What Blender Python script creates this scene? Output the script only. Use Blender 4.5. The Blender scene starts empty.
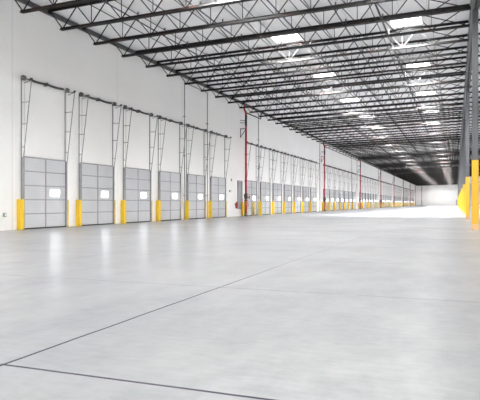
import bpy, bmesh, math, random
from mathutils import Vector, Matrix
random.seed(7)
SC = bpy.context.scene
COL = SC.collection

# ------------------------------------------------------------------ frame of the place
# world: +Y runs down the hall, wall with the dock doors at x = -D, floor z = 0, camera above the origin
D = 16.84            # dock wall distance
XC = 0.735           # column row
XR = 19.0            # far right wall
YB, YE = -14.0, 262.7
CAM_H = 1.10
SLOPE = 0.025
def deck_z(x): return 9.65 + SLOPE * (x + D)
JS = 2.42            # joist spacing
J0 = 17.80           # first visible joist

ORD = ['first', 'second', 'third', 'fourth', 'fifth', 'sixth', 'seventh', 'eighth', 'ninth', 'tenth', 'eleventh',
       'twelfth', 'thirteenth', 'fourteenth', 'fifteenth', 'sixteenth', 'seventeenth', 'eighteenth', 'nineteenth', 'twentieth',
       'twenty-first', 'twenty-second', 'twenty-third', 'twenty-fourth', 'twenty-fifth', 'twenty-sixth', 'twenty-seventh',
       'twenty-eighth', 'twenty-ninth', 'thirtieth']

# ------------------------------------------------------------------ mesh building helpers
class MB:
    def __init__(self): self.bm = bmesh.new()
    def box(self, lo, hi, bevel=0.0):
        lo, hi = Vector(lo), Vector(hi)
        r = bmesh.ops.create_cube(self.bm, size=1.0)
        vs = r['verts']
        for v in vs:
            v.co = Vector([(lo[i] + hi[i]) / 2 + v.co[i] * (hi[i] - lo[i]) for i in range(3)])
        if bevel:
            es = list({e for v in vs for e in v.link_edges})
            bmesh.ops.bevel(self.bm, geom=es, offset=bevel, segments=2, affect='EDGES', profile=0.5)
        return self
    def bar(self, a, b, w, h=None, up=(0, 0, 1)):
        """rectangular bar between two points"""
        h = h or w
        a, b = Vector(a), Vector(b)
        z = (b - a).normalized(); u = Vector(up)
        if abs(z.dot(u)) > .99: u = Vector((1, 0, 0))
        x = z.cross(u).normalized(); y = x.cross(z).normalized()
        q = [(-1, -1), (1, -1), (1, 1), (-1, 1)]
        ra = [self.bm.verts.new(a + x * (i * w / 2) + y * (j * h / 2)) for i, j in q]
        rb = [self.bm.verts.new(b + x * (i * w / 2) + y * (j * h / 2)) for i, j in q]
        for k in range(4):
            self.bm.faces.new((ra[k], ra[(k + 1) % 4], rb[(k + 1) % 4], rb[k]))
        self.bm.faces.new(ra[::-1]); self.bm.faces.new(rb)
        return self
    def angle(self, a, b, w, t=.012, up=(0, 0, 1), flip=1):
        """L section: two thin legs"""
        a, b = Vector(a), Vector(b)
        z = (b - a).normalized(); u = Vector(up)
        if abs(z.dot(u)) > .99: u = Vector((1, 0, 0))
        x = z.cross(u).normalized() * flip; y = x.cross(z).normalized() * flip
        self.bar(a + x * w / 2, b + x * w / 2, w, t, up)
        self.bar(a + y * w / 2, b + y * w / 2, t, w, up)
        return self
    def tube(self, pts, r, n=10, caps=True):
        pts = [Vector(p) for p in pts]
        rs = r if isinstance(r, (list, tuple)) else [r] * len(pts)
        rings = []; ref = None
        for i, p in enumerate(pts):
            if i == 0: t = pts[1] - p
            elif i == len(pts) - 1: t = p - pts[-2]
            else: t = (pts[i + 1] - p).normalized() + (p - pts[i - 1]).normalized()
            t.normalize()
            if ref is None:
                ref = Vector((0, 0, 1)) if abs(t.z) < .9 else Vector((1, 0, 0))
            x = t.cross(ref).normalized(); y = x.cross(t).normalized(); ref = y
            rings.append([self.bm.verts.new(p + rs[i] * (x * math.cos(2 * math.pi * k / n) + y * math.sin(2 * math.pi * k / n))) for k in range(n)])
        for A, B in zip(rings, rings[1:]):
            for k in range(n):
                f = self.bm.faces.new((A[k], A[(k + 1) % n], B[(k + 1) % n], B[k])); f.smooth = True
        if caps:
            self.bm.faces.new(rings[0][::-1]); self.bm.faces.new(rings[-1])
        return self
    def poly_prism(self, outline, z0, z1, bevel=0):
        """vertical prism of an xy outline"""
        A = [self.bm.verts.new((x, y, z0)) for x, y in outline]
        B = [self.bm.verts.new((x, y, z1)) for x, y in outline]
        n = len(A)
        for k in range(n):
            self.bm.faces.new((A[k], A[(k + 1) % n], B[(k + 1) % n], B[k]))
        self.bm.faces.new(A[::-1]); self.bm.faces.new(B)
        return self
    def build(self, name, mat, parent=None, kind=None):
        bmesh.ops.recalc_face_normals(self.bm, faces=self.bm.faces[:])
        me = bpy.data.meshes.new(name); self.bm.to_mesh(me); self.bm.free()
        me.materials.append(mat)
        o = bpy.data.objects.new(name, me); COL.objects.link(o)
        if parent is not None: o.parent = parent
        if kind: o['kind'] = kind
        return o

def tag(o, label, cat, group=None):
    o['label'] = label; o['category'] = cat; o['kind'] = 'thing'
    if group: o['group'] = group
    return o
def empty(name, loc=(0, 0, 0)):
    o = bpy.data.objects.new(name, None); o.empty_display_size = .2
    COL.objects.link(o); o.location = loc
    return o
def dup(o, loc=None, parent=None):
    c = o.copy(); COL.objects.link(c)
    if parent is not None: c.parent = parent
    if loc is not None: c.location = loc
    for ch in list(o.children): dup(ch, None, c)
    return c

# ------------------------------------------------------------------ materials
def new_mat(name):
    m = bpy.data.materials.new(name); m.use_nodes = True
    nt = m.node_tree; b = nt.nodes['Principled BSDF']
    return m, nt, b
def nd(nt, typ, **kw):
    n = nt.nodes.new(typ)
    for k, v in kw.items():
        if k in n.inputs: n.inputs[k].default_value = v
        else: setattr(n, k, v)
    return n
def mth(nt, op, a, b=None, c=None, clamp=False):
    n = nt.nodes.new('ShaderNodeMath'); n.operation = op; n.use_clamp = clamp
    for i, v in enumerate((a, b, c)):
        if v is None: continue
        if isinstance(v, (int, float)): n.inputs[i].default_value = v
        else: nt.links.new(v, n.inputs[i])
    return n.outputs[0]
def ramp(nt, fac, stops):
    r = nt.nodes.new('ShaderNodeValToRGB')
    r.color_ramp.elements[0].position = stops[0][0]; r.color_ramp.elements[0].color = (*stops[0][1], 1)
    r.color_ramp.elements[1].position = stops[-1][0]; r.color_ramp.elements[1].color = (*stops[-1][1], 1)
    for p, c in stops[1:-1]:
        e = r.color_ramp.elements.new(p); e.color = (*c, 1)
    nt.links.new(fac, r.inputs[0]); return r.outputs[0]
def noise(nt, vec, scale, detail=4, rough=.55, stretch=None):
    if stretch:
        mp = nd(nt, 'ShaderNodeMapping'); mp.inputs['Scale'].default_value = stretch
        nt.links.new(vec, mp.inputs[0]); vec = mp.outputs[0]
    n = nd(nt, 'ShaderNodeTexNoise', Scale=scale, Detail=detail, Roughness=rough)
    nt.links.new(vec, n.inputs['Vector']); return n.outputs[0]
def geo(nt):
    g = nt.nodes.new('ShaderNodeNewGeometry'); return g.outputs['Position']
def objco(nt):
    g = nt.nodes.new('ShaderNodeTexCoord'); return g.outputs['Object']
def seam(nt, coord, at, width):
    """1 inside a line of that width at coord == at"""
    d = mth(nt, 'ABSOLUTE', mth(nt, 'SUBTRACT', coord, at))
    return mth(nt, 'LESS_THAN', d, width / 2)
def mod_seam(nt, coord, origin, period, width):
    d = mth(nt, 'PINGPONG', mth(nt, 'SUBTRACT', coord, origin), period / 2)
    return mth(nt, 'LESS_THAN', d, width / 2)

def simple(name, col, rough=.5, metal=0.0, var=.12, scale=3.0, spec=.5):
    m, nt, b = new_mat(name)
    n = noise(nt, geo(nt), scale, 5)
    lo = tuple(c * (1 - var) for c in col); hi = tuple(min(1, c * (1 + var)) for c in col)
    nt.links.new(ramp(nt, n, [(.3, lo), (.7, hi)]), b.inputs['Base Color'])
    b.inputs['Roughness'].default_value = rough; b.inputs['Metallic'].default_value = metal
    b.inputs['Specular IOR Level'].default_value = spec
    return m

def wall_material(name, axis, col=(.91, .90, .885)):
    m, nt, b = new_mat(name)
    p = geo(nt); s = nt.nodes.new('ShaderNodeSeparateXYZ'); nt.links.new(p, s.inputs[0])
    u = s.outputs[axis]; z = s.outputs[2]
    n = noise(nt, p, .35, 5)
    n2 = noise(nt, p, 6, 4)
    mix = mth(nt, 'ADD', mth(nt, 'MULTIPLY', n, .7), mth(nt, 'MULTIPLY', n2, .3))
    base = ramp(nt, mix, [(.35, tuple(c * .95 for c in col)), (.65, col)])
    sm = mod_seam(nt, u, 18.05, 7.6, .035)
    mx = nt.nodes.new('ShaderNodeMix'); mx.data_type = 'RGBA'
    nt.links.new(mth(nt, 'MULTIPLY', sm, .30), mx.inputs[0]); nt.links.new(base, mx.inputs[6])
    mx.inputs[7].default_value = (.35, .34, .33, 1)
    nt.links.new(mx.outputs[2], b.inputs['Base Color'])
    b.inputs['Roughness'].default_value = .7; b.inputs['Specular IOR Level'].default_value = .25
    bp = nd(nt, 'ShaderNodeBump', Strength=.05, Distance=.02)
    nt.links.new(n2, bp.inputs['Height']); nt.links.new(bp.outputs[0], b.inputs['Normal'])
    return m

M = {}
M['wall'] = wall_material('painted_concrete_wall', 1)
M['wall_x'] = wall_material('painted_concrete_end_wall', 0)
# polished concrete floor with saw-cut joints
m, nt, b = new_mat('polished_concrete')
p = geo(nt); s = nt.nodes.new('ShaderNodeSeparateXYZ'); nt.links.new(p, s.inputs[0])
nA = noise(nt, p, .33, 6, .6); nB = noise(nt, p, 2.2, 6, .65, (1, .45, 1)); nC = noise(nt, p, 14, 5, .7, (.35, 1, 1))
mixv = mth(nt, 'ADD', mth(nt, 'ADD', mth(nt, 'MULTIPLY', nA, .45), mth(nt, 'MULTIPLY', nB, .35)), mth(nt, 'MULTIPLY', nC, .2))
base = ramp(nt, mixv, [(.34, (.072, .076, .084)), (.5, (.124, .127, .134)), (.66, (.174, .174, .177))])
wob = mth(nt, 'MULTIPLY', mth(nt, 'SUBTRACT', noise(nt, p, 1.3, 2), .5), .02)
jx = mth(nt, 'ADD', s.outputs[0], wob); jy = mth(nt, 'ADD', s.outputs[1], wob)
dj = mth(nt, 'PINGPONG', mth(nt, 'SUBTRACT', jx, -2.88), 16.9 / 2)
taper = mth(nt, 'MAXIMUM', mth(nt, 'SUBTRACT', .019, mth(nt, 'MULTIPLY', s.outputs[1], .0016)), .002)
main = mth(nt, 'LESS_THAN', dj, taper)
cross1 = mod_seam(nt, jy, 3.0, 15.08, .028)
cross2 = mod_seam(nt, jy, 6.77, 3.77, .012)
# the wide cut at 3.0 stops at the long joint
right_of = mth(nt, 'GREATER_THAN', s.outputs[0], -2.9)
cross1 = mth(nt, 'MULTIPLY', cross1, right_of)
brk = mth(nt, 'GREATER_THAN', noise(nt, p, .5, 2), .42)
cross2 = mth(nt, 'MULTIPLY', mth(nt, 'MULTIPLY', cross2, brk), .7)
cross2 = mth(nt, 'MULTIPLY', cross2, mth(nt, 'GREATER_THAN', s.outputs[1], 5.0))
jt = mth(nt, 'MAXIMUM', mth(nt, 'MAXIMUM', main, cross1), cross2)
mx = nt.nodes.new('ShaderNodeMix'); mx.data_type = 'RGBA'
nt.links.new(mth(nt, 'MULTIPLY', jt, .92), mx.inputs[0]); nt.links.new(base, mx.inputs[6]); mx.inputs[7].default_value = (.02, .02, .03, 1)
nt.links.new(mx.outputs[2], b.inputs['Base Color'])
rg = mth(nt, 'ADD', mth(nt, 'MULTIPLY', nB, .05), .278)
nt.links.new(mth(nt, 'MAXIMUM', rg, mth(nt, 'MULTIPLY', jt, .8)), b.inputs['Roughness'])
nt.links.new(mth(nt, 'MULTIPLY', mth(nt, 'SUBTRACT', 1.0, jt), mth(nt, 'ADD', -.20, mth(nt, 'MULTIPLY', mixv, .85))), b.inputs['Specular IOR Level'])
M['floor'] = m
# roof deck: pale painted sheet with flutes running down the hall
m, nt, b = new_mat('pale_roof_deck')
p = geo(nt); s = nt.nodes.new('ShaderNodeSeparateXYZ'); nt.links.new(p, s.inputs[0])
n = noise(nt, p, .6, 4)
base = ramp(nt, n, [(.3, (.80, .80, .805)), (.7, (.89, .89, .895))])
fl = mod_seam(nt, s.outputs[0], 0.0, 1.22, .03)
mx = nt.nodes.new('ShaderNodeMix'); mx.data_type = 'RGBA'
nt.links.new(mth(nt, 'MULTIPLY', fl, .35), mx.inputs[0]); nt.links.new(base, mx.inputs[6]); mx.inputs[7].default_value = (.3, .3, .31, 1)
nt.links.new(mx.outputs[2], b.inputs['Base Color']); b.inputs['Roughness'].default_value = .7
M['deck'] = m
# dark primed steel with rusty red streaks
def steel(name, dark, red, lo=.5, hi=.72, rough=.55):
    m, nt, b = new_mat(name)
    n = noise(nt, geo(nt), 1.1, 5, .6, (1, .5, 1.5))
    nt.links.new(ramp(nt, n, [(lo, dark), (hi, red)]), b.inputs['Base Color'])
    b.inputs['Roughness'].default_value = rough; b.inputs['Specular IOR Level'].default_value = .18
    return m
M['chord'] = steel('primed_joist_steel', (.010, .0095, .0098), (.035, .019, .016))
M['web'] = steel('dark_web_steel', (.009, .009, .0095), (.018, .014, .013))
M['ledger'] = simple('dark_ledger_steel', (.085, .085, .087), .6)
M['column'] = simple('grey_column_paint', (.047, .049, .055), .45)
M['girder'] = simple('grey_girder_paint', (.075, .076, .08), .5)
M['yellow'] = simple('safety_yellow', (.60, .39, .010), .45, var=.05)
M['sleeve'] = simple('yellow_sleeve_plastic', (.47, .252, .003), .5, var=.05)
M['peach'] = simple('faded_orange_collar', (.46, .27, .12), .6, var=.1)
M['red'] = simple('fire_red', (.30, .012, .018), .4)
M['black'] = simple('black_steel', (.02, .02, .022), .45)
M['track'] = simple('galvanised_track', (.22, .22, .225), .45, .2)
M['drum'] = simple('dark_drum', (.085, .085, .088), .45)
M['rail'] = simple('grey_door_rail', (.20, .20, .21), .5)
M['pipe'] = simple('grey_pipe', (.28, .28, .285), .5)
M['darkpipe'] = simple('dark_pipe', (.05, .05, .055), .5)
M['well'] = simple('white_curb_lining', (.88, .88, .87), .6, var=.02)
M['white'] = simple('white_plastic', (.75, .75, .74), .5)
M['rubber'] = simple('black_rubber', (.015, .015, .016), .8)
M['greydoor'] = simple('grey_door_paint', (.33, .33, .34), .5)
# door skin with fine pressed ribs
m, nt, b = new_mat('ribbed_door_skin')
p = objco(nt); s = nt.nodes.new('ShaderNodeSeparateXYZ'); nt.links.new(p, s.inputs[0])
rib = mod_seam(nt, s.outputs[2], .0, .10, .022)
n = noise(nt, geo(nt), .8, 3)
base = ramp(nt, n, [(.3, (.40, .405, .425)), (.7, (.45, .455, .475))])
mx = nt.nodes.new('ShaderNodeMix'); mx.data_type = 'RGBA'
nt.links.new(mth(nt, 'MULTIPLY', rib, .35), mx.inputs[0]); nt.links.new(base, mx.inputs[6]); mx.inputs[7].default_value = (.33, .33, .35, 1)
nt.links.new(mx.outputs[2], b.inputs['Base Color']); b.inputs['Roughness'].default_value = .45
M['door'] = m
def emit(name, col, st):
    m, nt, b = new_mat(name)
    n = noise(nt, geo(nt), 2.0, 2)
    nt.links.new(ramp(nt, n, [(.2, tuple(c * .96 for c in col)), (.8, col)]), b.inputs['Emission Color'])
    b.inputs['Emission Strength'].default_value = st
    b.inputs['Base Color'].default_value = (*col, 1)
    return m
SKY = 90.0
SKY_FILL = 85.0
BOUNCE_FILL = 230.0
M['sky'] = emit('daylit_skylight_pane', (1, .985, .96), SKY)
M['lite'] = emit('daylit_vision_pane', (.97, .985, 1), 5.0)

# ------------------------------------------------------------------ the setting
MB().box((-D - .3, YB - .3, -.3), (XR + .3, YE + .3, 0)).build('floor', M['floor'], kind='structure')
SW, SL, WELL = 1.45, 1.55, .40      # skylight opening and depth of its curb well
SKY_ROWS = (-8.42, -2.29, 6.6, 13.2)  # last two rows are unseen, added for more light from the right
SKY_Y = [28.70 + 4 * JS * k for k in range(-4, 24) if 28.70 + 4 * JS * k < YE - 3]
def has_skylight(x, k): return x < 0 or k % 2 == 0
mb = MB()
def deck_patch(x0, x1, y0, y1):
    q = [(x0, y0), (x1, y0), (x1, y1), (x0, y1)]
    A = [mb.bm.verts.new((x, y, deck_z(x))) for x, y in q]; B = [mb.bm.verts.new((x, y, deck_z(x) + .1)) for x, y in q]
    for k in range(4): mb.bm.faces.new((A[k], A[(k + 1) % 4], B[(k + 1) % 4], B[k]))
    mb.bm.faces.new(A[::-1]); mb.bm.faces.new(B)
xe = -D - .3
for x in SKY_ROWS:
    deck_patch(xe, x - SW / 2, YB - .3, YE + .3)
    ye = YB - .3
    for k, y in enumerate(SKY_Y):
        if has_skylight(x, k):
            deck_patch(x - SW / 2, x + SW / 2, ye, y - SL / 2); ye = y + SL / 2
    deck_patch(x - SW / 2, x + SW / 2, ye, YE + .3)
    xe = x + SW / 2
deck_patch(xe, XR + .3, YB - .3, YE + .3)
mb.build('ceiling', M['deck'], kind='structure')
MB().box((-D - .25, YB - .25, 0), (-D, YE + .25, deck_z(-D))).build('wall_left', M['wall'], kind='structure')
MB().box((XR, YB - .25, 0), (XR + .25, YE + .25, deck_z(XR))).build('wall_right', M['wall'], kind='structure')
MB().box((-D, YE, 0), (XR, YE + .25, deck_z(-D))).build('wall_end', M['wall_x'], kind='structure')
MB().box((-D, YB - .25, 0), (XR, YB, deck_z(-D))).build('wall_back', M['wall_x'], kind='structure')
# steel ledger angle carrying the joist ends along the dock wall
MB().box((-D, YB, 9.40), (-D + .02, YE, 9.645)).box((-D, YB, 9.40), (-D + .13, YE, 9.42)).build('trim_1', M['ledger'], kind='structure')

# ------------------------------------------------------------------ roof joists
X0, X1 = -D + .03, XC - .16          # left bay, wall to girder
DEPTH = .93
P = 1.5
def jz_top(x): return deck_z(x) - .06       # centre line of top chord
def jz_bot(x): return deck_z(x) - DEPTH - .02
def chord_pair(mb, a, b, w, h):
    """two angles back to back"""
    a, b = Vector(a), Vector(b); t = .02
    for sgn in (-1, 1):
        off = Vector((0, sgn * (.015 + t / 2), 0))
        mb.bar(a + off, b + off, t, h)                                  # upright leg
        o2 = Vector((0, sgn * (.015 + w / 4), -h / 2 + t / 2)) if h > 0 else None
        mb.bar(a + o2, b + o2, w / 2, t)                                # flat leg
    return mb
def top_chord(x0, x1):
    mb = MB()
    a, b = Vector((x0, 0, jz_top(x0))), Vector((x1, 0, jz_top(x1)))
    for sgn in (-1, 1):
        mb.bar(a + Vector((0, sgn * .026, -.0)), b + Vector((0, sgn * .026, 0)), .02, .10)
        mb.bar(a + Vector((0, sgn * .055, .045)), b + Vector((0, sgn * .055, .045)), .08, .02)
    return mb
def bot_chord(x0, x1):
    mb = MB()
    a, b = Vector((x0, 0, jz_bot(x0))), Vector((x1, 0, jz_bot(x1)))
    for sgn in (-1, 1):
        mb.bar(a + Vector((0, sgn * .026, 0)), b + Vector((0, sgn * .026, 0)), .02, .10)
        mb.bar(a + Vector((0, sgn * .055, -.045)), b + Vector((0, sgn * .055, -.045)), .08, .02)
    return mb
def web_members(x0, x1, tip):
    """list of (a, b, size): verticals at bottom panel points and diagonals to the points between"""
    xs = []; x = tip
    while x < x1 - .4: xs.append(x); x += P
    out = []
    for i, x in enumerate(xs):
        bz = jz_bot(x)
        if i: out.append(((x, 0, bz), (x, 0, jz_top(x)), .026))
        xl = x0 + .06 if i == 0 else x - P / 2
        xr = x + P / 2 if i < len(xs) - 1 else x1 - .06
        out.append(((x, 0, bz), (xl, 0, jz_top(xl)), .036))
        out.append(((x, 0, bz), (xr, 0, jz_top(xr)), .036))
    xe = xs[-1]
    out.append(((xe - P / 2, 0, jz_top(xe - P / 2)), (x1 - .05, 0, jz_bot(x1 - .05)), .036))
    return out
TIP = -16.07
NEAR_PARTS, MID_PARTS = 13, 36
members = web_members(X0, X1, TIP)
def joist_root(): return empty('roof_joist')
# one with every web its own part
jr = joist_root()
top_chord(X0, X1 + .012).box((X0, -.06, 9.421), (X0 + .10, .06, 9.56)).build('top_chord', M['chord'], jr)
bot_chord(TIP - .10, X1).build('bottom_chord', M['chord'], jr)
for a, b, w in members: MB().bar(a, b, w).build('web_bar', M['web'], jr)
# one with a single web part, one single mesh
jm = joist_root()
top_chord(X0, X1 + .012).box((X0, -.06, 9.421), (X0 + .10, .06, 9.56)).build('top_chord', M['chord'], jm)
bot_chord(TIP - .10, X1).build('bottom_chord', M['chord'], jm)
mb = MB()
for a, b, w in members: mb.bar(a, b, w)
mb.build('web', M['web'], jm)
def whole_joist(x0, x1, tip):
    mb = top_chord(x0 - (.012 if x0 > 0 else 0), x1 + (.012 if x0 < 0 else 0)); o = bot_chord(tip - .1, x1)
    tmp = bpy.data.meshes.new('t'); o.bm.to_mesh(tmp); o.bm.free(); mb.bm.from_mesh(tmp); bpy.data.meshes.remove(tmp)
    for a, b, w in web_members(x0, x1, tip): mb.bar(a, b, w)
    return mb
jf = whole_joist(X0, X1, TIP).build('roof_joist', M['chord'])
NJ = int((YE - .6 - J0) / JS) + 1
COL0, COLS = 25.05, 16.0
NC = int((YE - 2 - COL0) / COLS) + 1
def joist_label(i, y):
    k = int((y - COL0) // COLS)
    if k < 0: return 'dark open-web roof joist, %s from the near end of the ceiling' % ORD[i]
    n = int(((y - COL0) - k * COLS) // JS)
    return 'dark open-web roof joist, %s one past the %s column from the near end' % (ORD[n], ORD[k])
used = {}
for i in range(-1, NJ):
    y = J0 + i * JS
    proto = jr if i < NEAR_PARTS else jm if i < MID_PARTS else jf
    if proto not in used: o = proto; used[proto] = 1; o.location = (0, y, 0)
    else: o = dup(proto, (0, y, 0))
    tag(o, joist_label(i + 1, y), 'joist', 'open-web joists over the dock side')
# right-hand bay beyond the column row
RX0, RX1 = XC + .16, XR - .05
jb = whole_joist(RX0, RX1, RX0 + .75).build('roof_joist', M['chord'])
first = True
for i in range(4, 70):
    y = J0 + i * JS
    o = jb if first else dup(jb); first = False
    o.location = (0, y, 0)
    k = int((y - COL0) // COLS); n = int(((y - COL0) - k * COLS) // JS)
    tag(o, 'roof joist to the right of the columns, %s past the %s column' % (ORD[n], ORD[k]), 'joist', 'open-web joists right of the columns')

# bridging rods
for k, x in enumerate((-13.4, -11.1, -8.75, -6.1, -3.3)):
    for nm, z in (('top', jz_top(x) - .075), ('bottom', jz_bot(x) + .075)):
        o = MB().angle((x, 14, z), (x, YE - 1, z), .034, .01).build('bridging_rod', M['web'])
        tag(o, 'long thin dark rod tying the joist %s chords, %s row out from the dock wall' % (nm, ORD[k]), 'bridging rod', 'bridging rods between joists')

# sprinkler branch pipes with upright heads
HEADS = 24
for k, x in enumerate((-13.0, -10.0, -7.05, -4.8, -3.12)):
    z = jz_bot(x) + .27
    r = empty('sprinkler_pipe', (x, 0, z))
    MB().tube([(0, 12, 0), (0, YE - 1, 0)], .028, 8).build('branch_pipe', M['darkpipe'], r)
    hp = None
    for q in range(HEADS):
        yy = J0 + JS * (q + .5)
        if hp is None:
            hp = MB().tube([(0, 0, 0), (0, 0, .36)], .028, 8).tube([(0, 0, .36), (0, 0, .375), (0, 0, .40)], [.03, .045, .03], 10).build('sprinkler_head', M['darkpipe'], r)
            hp.location = (0, yy, 0)
        else:
            c = hp.copy(); COL.objects.link(c); c.parent = r; c.location = (0, yy, 0)
    tag(r, 'dark sprinkler pipe with upright heads, %s one out from the dock wall' % ORD[k], 'sprinkler pipe', 'sprinkler branch pipes')

# ------------------------------------------------------------------ skylights
sk = empty('skylight')
def skylight_mesh(root):
    w, l, t = SW / 2, SL / 2, .05
    mb = MB()
    for a, b in (((-w - t, -l - t), (-w, l + t)), ((w, -l - t), (w + t, l + t)), ((-w, -l - t), (w, -l)), ((-w, l), (w, l + t))):
        mb.box((a[0], a[1], .0), (b[0], b[1], WELL + .04))
    mb.build('curb', M['well'], root)
    MB().box((-w, -l, WELL), (w, l, WELL + .03)).build('pane', M['sky'], root)
skylight_mesh(sk)
first = True
for x, rname in zip(SKY_ROWS, ('left', 'right', 'bay', 'outer')):
    n = 0
    for k, y in enumerate(SKY_Y):
        if not has_skylight(x, k): continue
        o = sk if first else dup(sk); first = False
        o.location = (x, y, deck_z(x)); o.rotation_euler = (0, -math.atan(SLOPE), 0)
        v = k - 4
        if x > 0: lab = 'added glowing roof skylight beyond the column row, %s along its %s row' % (ORD[n], rname); n += 1
        elif v < -1: lab = 'glowing roof skylight of the %s row, %s behind the edge of view' % (rname, ORD[-2 - v])
        elif v == -1: lab = 'glowing roof skylight of the %s row at the top edge of view' % rname
        else: lab = 'glowing square roof skylight, %s from the near end in the %s row' % (ORD[v], rname)
        tag(o, lab, 'skylight', 'skylights of the %s row' % rname)
        if x < 0 and v >= -1:
            # added fill lamp under the skylight, brightening webs, floor and end wall
            L = bpy.data.lights.new('skylight_fill', 'AREA'); L.shape = 'RECTANGLE'; L.size = .9; L.size_y = .3; L.energy = SKY_FILL if v < 2 else SKY_FILL * 6 if v < 17 else SKY_FILL * .6; L.spread = math.radians(85 if v < 2 else 92)
            lo = bpy.data.objects.new('skylight_fill', L); COL.objects.link(lo)
            lo.location = (x, y + .1, deck_z(x) - .04); lo.rotation_euler = (math.radians(50 if v < 2 else 16 if v < 17 else 62), 0, 0)

# ------------------------------------------------------------------ columns and girders
cr = empty('steel_column')
w = .115
zt = deck_z(XC) - .16
MB().box((-w, -w, 0), (w, w, zt), .012).build('shaft', M['column'], cr)
w2 = .128
MB().box((-w2, -w2, .24), (w2, w2, 2.86), .02).build('guard_sleeve', M['sleeve'], cr)['label'] = 'bright yellow guard sleeve'
MB().box((-w2, -w2, 0), (w2, w2, .24), .015).build('base_collar', M['peach'], cr)['label'] = 'faded orange base collar'
MB().box((-.2, -.2, zt - .03), (.2, .2, zt)).build('cap_plate', M['girder'], cr)
for k in range(NC):
    o = cr if k == 0 else dup(cr)
    o.location = (XC, COL0 + COLS * k, 0)
    tag(o, 'grey steel column with tall yellow sleeve, %s from the near end' % ORD[k], 'column', 'columns of the right-hand row')
# truss girder spans between columns
gr = empty('girder_truss')
def girder(root, L):
    gt, gb = deck_z(XC) - .172, deck_z(XC) - 1.05
    for nm, z in (('top_chord', gt), ('bottom_chord', gb)):
        mb = MB()
        for sgn in (-1, 1):
            mb.bar((sgn * .06, .215, z), (sgn * .06, L - .215, z), .02, .12)
            s2 = 1 if z == gt else -1
            mb.bar((sgn * .10, .215, z + s2 * .05), (sgn * .10, L - .215, z + s2 * .05), .09, .02)
        mb.build(nm, M['girder'], root)
    n = 14; p = (L - .5) / n
    mb = MB()
    for q in range(n):
        ya, yb = .25 + q * p, .25 + (q + 1) * p
        a = (0, ya, gb if q % 2 == 0 else gt); b = (0, yb, gt if q % 2 == 0 else gb)
        mb.bar(a, b, .06)
    mb.build('web', M['girder'], root)
girder(gr, COLS)
for k in range(-1, NC - 1):
    o = gr if k == -1 else dup(gr)
    o.location = (XC, COL0 + COLS * k, 0)
    tag(o, 'dark truss girder %s' % ('ending at the nearest column' if k < 0 else 'between the %s and %s columns' % (ORD[k], ORD[k + 1])), 'girder', 'truss girders over the column row')

# ------------------------------------------------------------------ dock doors, lift hardware, guards
DW, DH = 2.80, 3.04
dp = empty('door_1')
sec_h = (DH - .06) / 5
mb_r = []
for i in range(5):
    z0 = .05 + i * sec_h
    o = MB().box((.05, .08, z0 + .012), (.095, DW - .08, z0 + sec_h - .012), .004).build('door_section', M['door'], dp)
    if i: MB().box((.045, .08, z0 - .022), (.102, DW - .08, z0 + .022)).build('section_rail', M['rail'], dp)
MB().box((.06, DW / 2 - .035, .06), (.108, DW / 2 + .035, DH - .04)).build('centre_stile', M['rail'], dp)
MB().box((.05, .06, DH - .05), (.112, DW - .06, DH + .012)).build('top_rail', M['rail'], dp)
MB().box((.045, .06, .0), (.105, DW - .06, .055)).build('bottom_seal', M['rubber'], dp)
vf = MB()
wy0, wy1, wz0, wz1 = 1.70, 2.30, 1.40, 1.69
for a, b in (((wy0 - .03, wz0 - .03), (wy1 + .03, wz0)), ((wy0 - .03, wz1), (wy1 + .03, wz1 + .03)), ((wy0 - .03, wz0), (wy0, wz1)), ((wy1, wz0), (wy1 + .03, wz1))):
    vf.box((.09, a[0], a[1]), (.11, b[0], b[1]))
vfo = vf.build('window_frame', M['white'], dp)
MB().box((.092, wy0, wz0), (.101, wy1, wz1)).build('window_pane', M['lite'], vfo)['label'] = 'bright daylit vision pane'

lp = empty('lift_track')
LT = 6.22
DX = .15
LEAN = .43
def tk(z):     # outward offset of the sloping track
    return .13 if z < 2.95 else .13 + LEAN * (z - 2.95) / (LT - 2.95)
for sgn, y in ((-1, .0), (1, DW)):
    MB().angle((.03, y, 0), (.03, y, LT + .05), .026, .012, up=(0, 1, 0)).build('wall_angle', M['track'], lp)
    MB().tube([(.13, y, .02), (.13, y, 2.85), (.15, y, 3.05), (tk(LT), y, LT)], .017, 6).build('sloping_track', M['track'], lp)
    MB().box((.03, y - .03 if sgn < 0 else y - .07, 0), (.15, y + .05 if sgn < 0 else y, 3.0)).build('jamb_channel', M['rail'], lp)
    for z in (3.42, 4.37, 5.27):
        MB().bar((.03, y, z), (tk(z), y, z), .024).build('tie_bracket', M['track'], lp)
    MB().bar((.03, y, LT - .02), (tk(LT), y, LT - .06), .035).bar((.2, y, LT - .16), (tk(LT), y, LT - .06), .02).build('top_bracket', M['drum'], lp)
    MB().tube([(tk(LT), y - .03, LT - .02), (tk(LT), y + .03, LT - .02)], .045, 12).build('track_pulley', M['black'], lp)
    d0 = y + sgn * .06
    mb = MB().tube([(DX, y - .05, LT + .06), (DX, y - .035, LT + .06), (DX, y - .03, LT + .06), (DX, y + .03, LT + .06), (DX, y + .035, LT + .06), (DX, y + .05, LT + .06)], [.105, .105, .08, .08, .105, .105], 18)
    mb.build('cable_drum', M['drum'], lp)
    yc = y - sgn * .07
    MB().tube([(.14, yc, .1), (.14, yc, LT)], .006, 5).build('lift_cable', M['track'], lp)
MB().tube([(DX, -.1, LT + .06), (DX, DW + .1, LT + .06)], .018, 8).build('torsion_shaft', M['track'], lp)
for ya, yb, ph in ((.36, 1.36, 0), (1.46, 2.5, 1)):
    pts, rr = [], []
    N = 40
    for q in range(N + 1):
        t = q / N
        pts.append((DX, ya + (yb - ya) * t, LT + .06 - .03 * math.sin(math.pi * t)))
        rr.append(.046 if q % 2 else .056)
    MB().tube(pts, rr, 10).build('torsion_spring', M['black'], lp)
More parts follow.
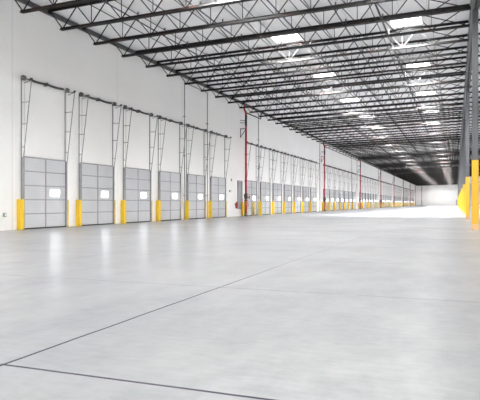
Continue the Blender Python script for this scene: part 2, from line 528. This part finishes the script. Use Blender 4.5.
MB().box((0, 1.38, LT - .02), (.2, 1.44, LT + .13)).build('centre_bracket', M['black'], lp)

# bent plate guards: outline in xy with the wall at x = 0
gh = 1.25
def guard(side):
    gw, gd = (.20, .25) if side < 0 else (.11, .16)
    y0, y1 = (0, gw) if side < 0 else (-gw, 0)
    c = .04
    out = [(0, y0), (gd - c, y0), (gd, y0 + c), (gd, y1 - c), (gd - c, y1), (0, y1)]
    mb = MB().poly_prism(out, 0.0, gh)
    es = [e for e in mb.bm.edges if abs(e.verts[0].co.z - gh) < 1e-5 and abs(e.verts[1].co.z - gh) < 1e-5]
    bmesh.ops.bevel(mb.bm, geom=es, offset=.012, segments=2, affect='EDGES')
    return mb
gl = guard(-1).build('door_guard', M['yellow']); gR = guard(1).build('door_guard', M['yellow'])

GROUPS = [(18.53, 6, 'before the first red riser')]
for q in range(7):
    GROUPS.append((45.08 + 30.2 * q, 7, 'past the %s red riser' % ORD[q]))
dn = 0
for s0, n, where in GROUPS:
    for k in range(n):
        y = s0 + 3.83 * k
        if y + DW > YE - 1: continue
        dn += 1
        name = '%s dock door %s' % (ORD[k], where)
        d = dp if dn == 1 else dup(dp)
        d.location = (-D, y, 0); d.name = 'door_%d' % dn
        d['kind'] = 'structure'; d['label'] = 'grey ribbed sectional dock door, %s %s' % (ORD[k], where); d['category'] = 'door'; d['group'] = 'dock doors'
        l = lp if dn == 1 else dup(lp)
        l.location = (-D, y, 0)
        tag(l, 'tall dark lift track and spring above the %s' % name, 'lift track', 'lift tracks over the dock doors')
        for side, proto, yy in ((-1, gl, y - .235), (1, gR, y + DW + .125)):
            o = proto if dn == 1 else proto.copy()
            if dn > 1: COL.objects.link(o)
            o.location = (-D, yy, 0)
            tag(o, ('yellow guard post on the %s side of %s' % ('near' if side < 0 else 'far', name)).replace('the first red', 'first red').replace(' the ', ' ').replace('on near', 'on the near').replace('on far', 'on the far'), 'guard post', 'yellow guard posts beside dock doors')

# ------------------------------------------------------------------ red fire risers
RXX = -D + .42
rr = empty('fire_riser')
ZT = 9.30
MB().tube([(0, 0, .08), (0, 0, 1.30)], .085, 14).tube([(0, 0, 1.86), (0, 0, 7.55)], .085, 14).tube([(0, 0, 8.45), (0, 0, 8.70), (-.06, -.02, 8.80), (-.12, -.04, 8.90), (-.12, -.04, ZT)], .085, 14).build('pipe', M['red'], rr)
MB().tube([(0, 0, 7.55), (0, 0, 8.45)], .095, 14).build('coupling', M['black'], rr)['label'] = 'black coupling length'
for z in (2.9, 5.1, 8.5):
    MB().tube([(0, 0, z), (0, 0, z + .02), (0, 0, z + .10), (0, 0, z + .12)], [.09, .11, .11, .09], 14).build('collar', M['red'], rr)
v = MB().tube([(0, 0, 1.28), (0, 0, 1.34), (0, 0, 1.36), (0, 0, 1.58), (0, 0, 1.80), (0, 0, 1.82), (0, 0, 1.88)], [.15, .15, .10, .16, .10, .15, .15], 16).build('valve', M['black'], rr)
v['label'] = 'black control valve'
MB().tube([(.16, 0, 1.58), (.30, 0, 1.58)], .025, 8).tube([(.28, 0, 1.58), (.31, 0, 1.58)], [.14, .14], 16).build('hand_wheel', M['red'], v)
MB().tube([(-.02, -.16, 1.72), (-.02, -.30, 1.72)], .03, 8).tube([(-.02, -.29, 1.78), (-.02, -.29, 1.66)], .07, 12).build('gauge', M['black'], v)
MB().tube([(0, .1, 1.18), (.12, .18, 1.12), (.12, .18, .75)], .03, 8).build('drain_valve', M['red'], rr)
MB().tube([(0, 0, 0), (0, 0, .05), (0, 0, .06), (0, 0, .22), (0, 0, .24)], [.19, .19, .14, .13, .1], 16).build('base_flange', M['darkpipe'], rr)
mb = MB()
bx = -.42
for z0 in (7.3,):
    mb.bar((bx + .02, -.25, z0 - .75), (bx + .02, -.25, z0), .06)
    mb.bar((bx, -.25, z0), (.06, -.05, z0), .06)
    mb.bar((bx + .02, -.25, z0 - .72), (.02, -.05, z0), .05)
mb.build('wall_bracket', M['drum'], rr)
mb = MB().bar((bx, -.35, 8.0), (.05, .02, 8.0), .04).bar((bx, -.35, 7.8), (.05, .02, 7.8), .04)
mb.build('stay_rod', M['drum'], rr)
for q in range(8):
    y = 44.2 + 30.2 * q
    if y > YE - 2: break
    o = rr if q == 0 else dup(rr)
    o.location = (RXX, y, 0)
    tag(o, 'tall red fire riser pipe on the dock wall, %s from the near end' % ORD[q], 'riser pipe', 'red risers along the dock wall')
    # free-standing bollards in front of the riser
    for j, (dx, dy) in enumerate(((-.25, -.2), (-.17, 2.35))):
        b = MB() if q == 0 else None
        if q == 0:
            mb = MB().tube([(0, 0, 0), (0, 0, 1.10), (0, 0, 1.17), (0, 0, 1.20)], [.09, .09, .065, .02], 14)
            bo = mb.build('bollard', M['yellow'])
            if j == 0: B0 = bo
        else:
            bo = B0.copy(); COL.objects.link(bo)
        bo.location = (RXX + dx, y + dy, 0)
        tag(bo, 'round yellow bollard on the %s side of the %s red riser' % (('near', 'far')[j], ORD[q]), 'bollard', 'bollards around the risers')
# riser against the end wall
o = dup(rr, (-14.2 + .0, YE - .45, 0)); o.rotation_euler = (0, 0, -math.pi / 2)
tag(o, 'red fire riser pipe standing against the far end wall', 'riser pipe', 'red riser on the end wall')

# ------------------------------------------------------------------ drain pipes
def downpipe(ys, ztop, mat, label, r=.032, x=-D + .11):
    root = empty('drain_pipe', (x, ys[0], 0))
    for y in ys:
        MB().tube([(0, y - ys[0], 0), (0, y - ys[0], ztop)], r, 10).build('down_pipe', mat, root)
        mb = MB()
        for z in (1.6, 4.2, 6.8):
            mb.box((-.105, y - ys[0] - .07, z), (.05, y - ys[0] + .07, z + .04))
        mb.build('pipe_strap', M['track'], root)
    if len(ys) > 1:
        MB().tube([(0, 0, ztop), (0, ys[-1] - ys[0], ztop)], r, 10).build('cross_pipe', mat, root)
    return tag(root, label, 'drain pipe', None)
downpipe([33.4, 37.05], 9.05, M['pipe'], 'pair of thin grey drain pipes beside the fifth dock door, joined at the top')
downpipe([48.3], 9.25, M['pipe'], 'thin pale grey drain pipe just past the first red riser')
downpipe([72.9], 9.3, M['darkpipe'], 'dark drain pipe just before the second red riser')
downpipe([97.2], 9.3, M['pipe'], 'grey drain pipe midway between the second and third red risers')
downpipe([102.7], 9.3, M['darkpipe'], 'dark drain pipe just before the third red riser')
downpipe([132.9], 9.3, M['darkpipe'], 'dark drain pipe just before the fourth red riser')
# sprinkler mains running along the wall from the risers
for a, b, lab in ((44.3, 48.3, 'short dark pipe from the top of the first red riser'), (74.6, 103.0, 'long dark sprinkler main along the wall between the second and third risers')):
    z = 8.72
    o = MB().tube([(RXX - .12, a, z), (RXX - .12, b, z), (RXX - .12, b + .12, z + .1), (RXX - .12, b + .12, 9.3)], .05, 10).build('sprinkler_main', M['darkpipe'])
    tag(o, lab, 'pipe')

# ------------------------------------------------------------------ small wall fittings
lv = empty('wall_louvre', (-D, 43.25, 0))
fr = MB()
for a, b in (((0, .60), (.06, 2.96)), ((.99, .60), (1.05, 2.96)), ((.06, .60), (.99, .66)), ((.06, 2.90), (.99, 2.96))):
    fr.box((0, a[0], a[1]), (.07, b[0], b[1]))
fr.build('frame', M['rail'], lv)
sl = MB()
for q in range(22):
    z = .68 + q * .1
    sl.bar((.035, .06, z + .05), (.035, .99, z + .05), .012, .11, up=(.6, 0, .8))
sl.build('slats', M['door'], lv)
tag(lv, 'tall grey louvred vent panel on the wall left of the first red riser', 'vent')
ex = empty('fire_extinguisher', (-D + .14, 42.74, .66))
MB().tube([(0, 0, 0), (0, 0, .02), (0, 0, .40), (0, 0, .46), (0, 0, .49)], [.08, .095, .095, .06, .03], 16).build('cylinder', M['red'], ex)
MB().box((-.03, -.03, .49), (.03, .03, .53)).bar((0, 0, .53), (.12, 0, .58), .02).bar((0, 0, .50), (.12, 0, .50), .02).build('valve_handle', M['black'], ex)
MB().tube([(.02, .02, .51), (.08, .10, .46), (.06, .12, .30), (.05, .11, .12)], .014, 8).build('hose', M['black'], ex)
MB().box((-.14, -.03, .25), (-.07, .03, .40)).build('wall_hook', M['black'], ex)
tag(ex, 'red fire extinguisher hung low on the wall beside the louvred vent', 'fire extinguisher')
def wbox(y, z, w, h, lab, mat):
    r = empty('wall_box', (-D, y, z))
    MB().box((0, -w / 2, -h / 2), (.08, w / 2, h / 2), .008).build('case', mat, r)
    MB().box((.08, -w / 2 + .03, -h / 2 + .03), (.09, w / 2 - .03, h / 2 - .03), .004).build('cover', M['white'], r)
    tag(r, lab, 'wall box')
wbox(41.9, 2.95, .16, .22, 'small pale box high on the wall past the sixth dock door', M['rail'])
wbox(41.6, 2.05, .30, .14, 'small pale control box at head height past the sixth dock door', M['track'])
wbox(17.6, .62, .12, .16, 'small outlet box low on the wall left of the first dock door', M['rail'])
# personnel door at the far end wall
dr = empty('door_%d' % (dn + 1), (1.1, YE, 0)); dr['kind'] = 'structure'
MB().box((-1.1, -.08, 0), (-1.0, 0, 2.6)).box((1.0, -.08, 0), (1.1, 0, 2.6)).box((-1.1, -.08, 2.5), (1.1, 0, 2.6)).build('door_frame', M['rail'], dr)
lf = MB().box((-1.0, -.05, 0), (1.0, 0, 2.5)).build('door_leaf', M['greydoor'], dr)
MB().box((.8, -.1, 1.0), (.9, -.05, 1.12)).build('door_handle', M['track'], lf)

# added fill imitating floor bounce, one broad upward lamp per stretch of hall
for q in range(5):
    L = bpy.data.lights.new('floor_fill', 'AREA'); L.shape = 'RECTANGLE'; L.size = 15.5; L.size_y = 52; L.energy = BOUNCE_FILL
    lo = bpy.data.objects.new('floor_fill', L); COL.objects.link(lo)
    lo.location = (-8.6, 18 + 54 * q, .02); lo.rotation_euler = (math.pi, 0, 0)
# ------------------------------------------------------------------ world, camera
wd = bpy.data.worlds.new('World'); SC.world = wd; wd.use_nodes = True
wd.node_tree.nodes['Background'].inputs[0].default_value = (.8, .85, .9, 1)
wd.node_tree.nodes['Background'].inputs[1].default_value = .3

cam = bpy.data.cameras.new('camera'); co = bpy.data.objects.new('camera', cam); COL.objects.link(co)
co.location = (0, 0, CAM_H); co.rotation_euler = (math.radians(90), 0, math.radians(20.99))
cam.sensor_width = 36; cam.lens = 563 / 480 * 36; cam.shift_y = 3 / 480
cam.clip_end = 500
SC.camera = co
SC.view_settings.view_transform = 'Standard'; SC.view_settings.look = 'None'
SC.view_settings.exposure = 1.85
SC.cycles.use_denoising = True
SC.cycles.max_bounces = 10; SC.cycles.diffuse_bounces = 6
SC.cycles.sample_clamp_indirect = 4
SC.cycles.sample_clamp_direct = 4
SC.cycles.caustics_reflective = False
SC.cycles.blur_glossy = 1.0
